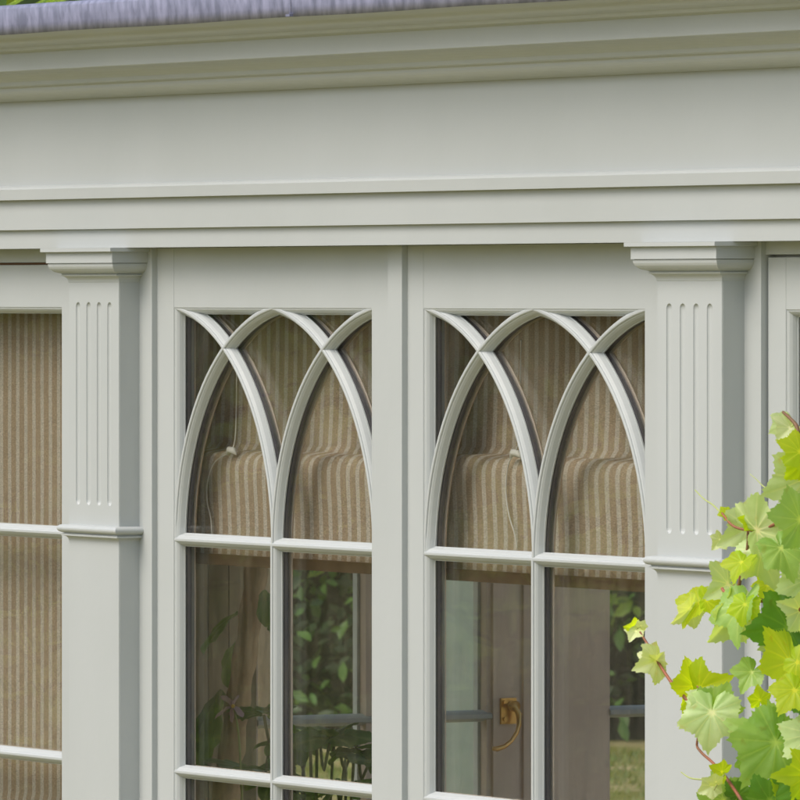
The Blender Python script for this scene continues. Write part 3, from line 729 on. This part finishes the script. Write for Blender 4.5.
HL = leaf_mat("hedge_leaf", (.11, .22, .05), (.14, .27, .07), .3, .4, False)
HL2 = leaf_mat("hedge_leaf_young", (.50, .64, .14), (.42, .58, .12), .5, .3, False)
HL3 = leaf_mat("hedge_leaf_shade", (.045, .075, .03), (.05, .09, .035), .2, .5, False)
def hedge_mesh(name, L_, D_, H_, n, s0, s1, young=.1, seed=1, thin_low=True):
    """leafy hedge along local x, front at y=0 (towards -y)"""
    g = np.random.RandomState(seed)
    x = g.uniform(-L_/2, L_/2, n); z = g.uniform(.02, 1, n)**.9*H_; 
    bulge = .22*np.sin(x*1.3)+.15*np.sin(x*3.1+z*2)+.12*np.sin(z*4.2+x)
    y = -np.abs(g.normal(0, .16, n))+bulge*.6+.1
    top = g.uniform(0, 1, n) < .25
    z = np.where(top, H_+.18*np.sin(x*2.2)+g.normal(0, .10, n), z); y = np.where(top, g.uniform(-.1, D_, n), y)
    s = g.uniform(s0, s1, n)
    d = np.stack([g.normal(0, .7, n), -np.abs(g.normal(.5, .5, n)), g.normal(-.1, .6, n)], 1); d /= np.linalg.norm(d, axis=1)[:, None]
    up = np.stack([g.normal(0, .6, n), g.normal(-.6, .5, n), np.abs(g.normal(.7, .4, n))], 1)
    a = np.cross(d, up); a /= np.linalg.norm(a, axis=1)[:, None]+1e-6; nn = np.cross(a, d)
    p = np.stack([x, y, z], 1)
    S_ = s[:, None]
    v = [p, p+d*.35*S_+a*.24*S_+nn*.05*S_, p+d*.70*S_+a*.20*S_+nn*.04*S_, p+d*S_-nn*.08*S_, p+d*.70*S_-a*.20*S_+nn*.04*S_, p+d*.35*S_-a*.24*S_+nn*.05*S_]
    V = np.stack(v, 1).reshape(-1, 3); F = np.arange(n*6).reshape(-1, 6)
    f4 = np.concatenate([F[:, [0, 1, 2, 3]], F[:, [0, 3, 4, 5]]], 1).reshape(-1, 4)
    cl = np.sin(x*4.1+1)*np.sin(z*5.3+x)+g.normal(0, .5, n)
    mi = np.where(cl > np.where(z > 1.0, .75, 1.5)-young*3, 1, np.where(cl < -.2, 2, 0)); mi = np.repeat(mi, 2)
    me = bpy.data.meshes.new(name); me.vertices.add(len(V)); me.vertices.foreach_set('co', V.ravel())
    me.loops.add(len(f4)*4); me.loops.foreach_set('vertex_index', f4.ravel()); me.polygons.add(len(f4))
    me.polygons.foreach_set('loop_start', np.arange(len(f4))*4); me.update(calc_edges=True); me.validate()
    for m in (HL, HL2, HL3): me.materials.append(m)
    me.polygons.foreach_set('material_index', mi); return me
def hedge(loc, rz, me, L_, D_, H_, label):
    r = empty("hedge", loc); r.rotation_euler = (0, 0, rz)
    o = bpy.data.objects.new("foliage", me); sc.collection.objects.link(o); o.parent = r
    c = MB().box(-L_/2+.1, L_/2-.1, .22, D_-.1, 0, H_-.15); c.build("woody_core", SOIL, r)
    tag(r, label, "hedge"); return r
c = atX(470, 300, -24.0)
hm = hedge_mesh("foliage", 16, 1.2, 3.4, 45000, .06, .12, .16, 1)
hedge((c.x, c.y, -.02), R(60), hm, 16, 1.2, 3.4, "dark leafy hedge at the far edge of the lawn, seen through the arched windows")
hm2 = hedge_mesh("foliage", 11, 1.2, 4.2, 26000, .09, .17, .15, 2)
# planting the glass mirrors, front left of the conservatory
hedge((-9.6, -6.2, -.02), R(122), hm2, 11, 1.2, 4.2, "tall leafy hedge on the lawn front left of the conservatory, mirrored in the glass")
# tree behind the roof on the left: only its leaves show above the lead
def tree(loc, h, r, n, label, seed):
    t = empty("tree", loc); g = random.Random(seed)
    b = MB(); b.tube(smooth([(0, 0, 0), (.05, .02, h*.3), (-.04, .05, h*.55), (.05, 0, h*.85)], 5), [.14-.11*i/15 for i in range(16)], 10)
    for k in range(7):
        a = k*.9; z0 = h*(.58+.04*k); b.tube(smooth([(0, 0, z0), (r*.4*math.cos(a), r*.4*math.sin(a), z0+.3), (r*.8*math.cos(a), r*.8*math.sin(a), z0+.6)], 4), [.05-.045*i/8 for i in range(9)], 7)
    b.build("trunk", BARK, t, True)
    S = []
    cl = [(g.gauss(0, r*.5), g.gauss(0, r*.5), h*g.uniform(.72, 1.0)) for _ in range(45)]
    V = []; F = []; MI = []
    for i in range(n):
        cx, cy, cz = cl[i % 45]; p = Vector((cx+g.gauss(0, .22), cy+g.gauss(0, .22), cz+g.gauss(0, .18))); s = g.uniform(.05, .09)
        d = Vector((g.gauss(0, 1), g.gauss(0, 1), g.gauss(-.2, .7))).normalized(); a_ = d.orthogonal().normalized()*s*.3
        k = len(V); V += [p, p+d*s*.5+a_, p+d*s, p+d*s*.5-a_]; F.append((k, k+1, k+2, k+3)); MI.append(g.choice([0, 0, 1, 2, 2]))
    mesh("crown", V, F, [HL, HL2, HL3], t, mi=MI); tag(t, label, "tree"); return t
c = atX(60, 0, -4.2)
tree((c.x, c.y+.3, -.02), 4.0, 1.3, 12000, "leafy tree rising beyond the lead roof edge at top left", 3)
# short grass tufts on the lawn beyond the end wall
g = np.random.RandomState(4); V = []; F = []
ctr = Vector((c.x, c.y)); a = Vector((-1.7, .9)); bvec = Vector((-24, 13.6))
for i in range(26000):
    t = g.uniform(.5, 1.0); q = CAM+(-CF)*(37*t)+CR*g.uniform(-1.6, 1.6)
    if q.x > -2.2: continue
    h = g.uniform(.010, .028)*(1.6 if t > .93 else 1); an = g.uniform(0, 6.28); dx, dy = math.cos(an)*.006, math.sin(an)*.006; lx_, ly_ = g.normal(0, .015, 2)
    k = len(V); V += [(q.x-dx, q.y-dy, -.02), (q.x+dx, q.y+dy, -.02), (q.x+lx_, q.y+ly_, -.02+h)]; F.append((k, k+1, k+2))
GR = leaf_mat("grass_blade", (.14, .24, .05), (.32, .30, .13), .3, .6, False)
tag(mesh("grass", V, F, GR), "short patchy green grass on the lawn", "grass", kind="stuff")
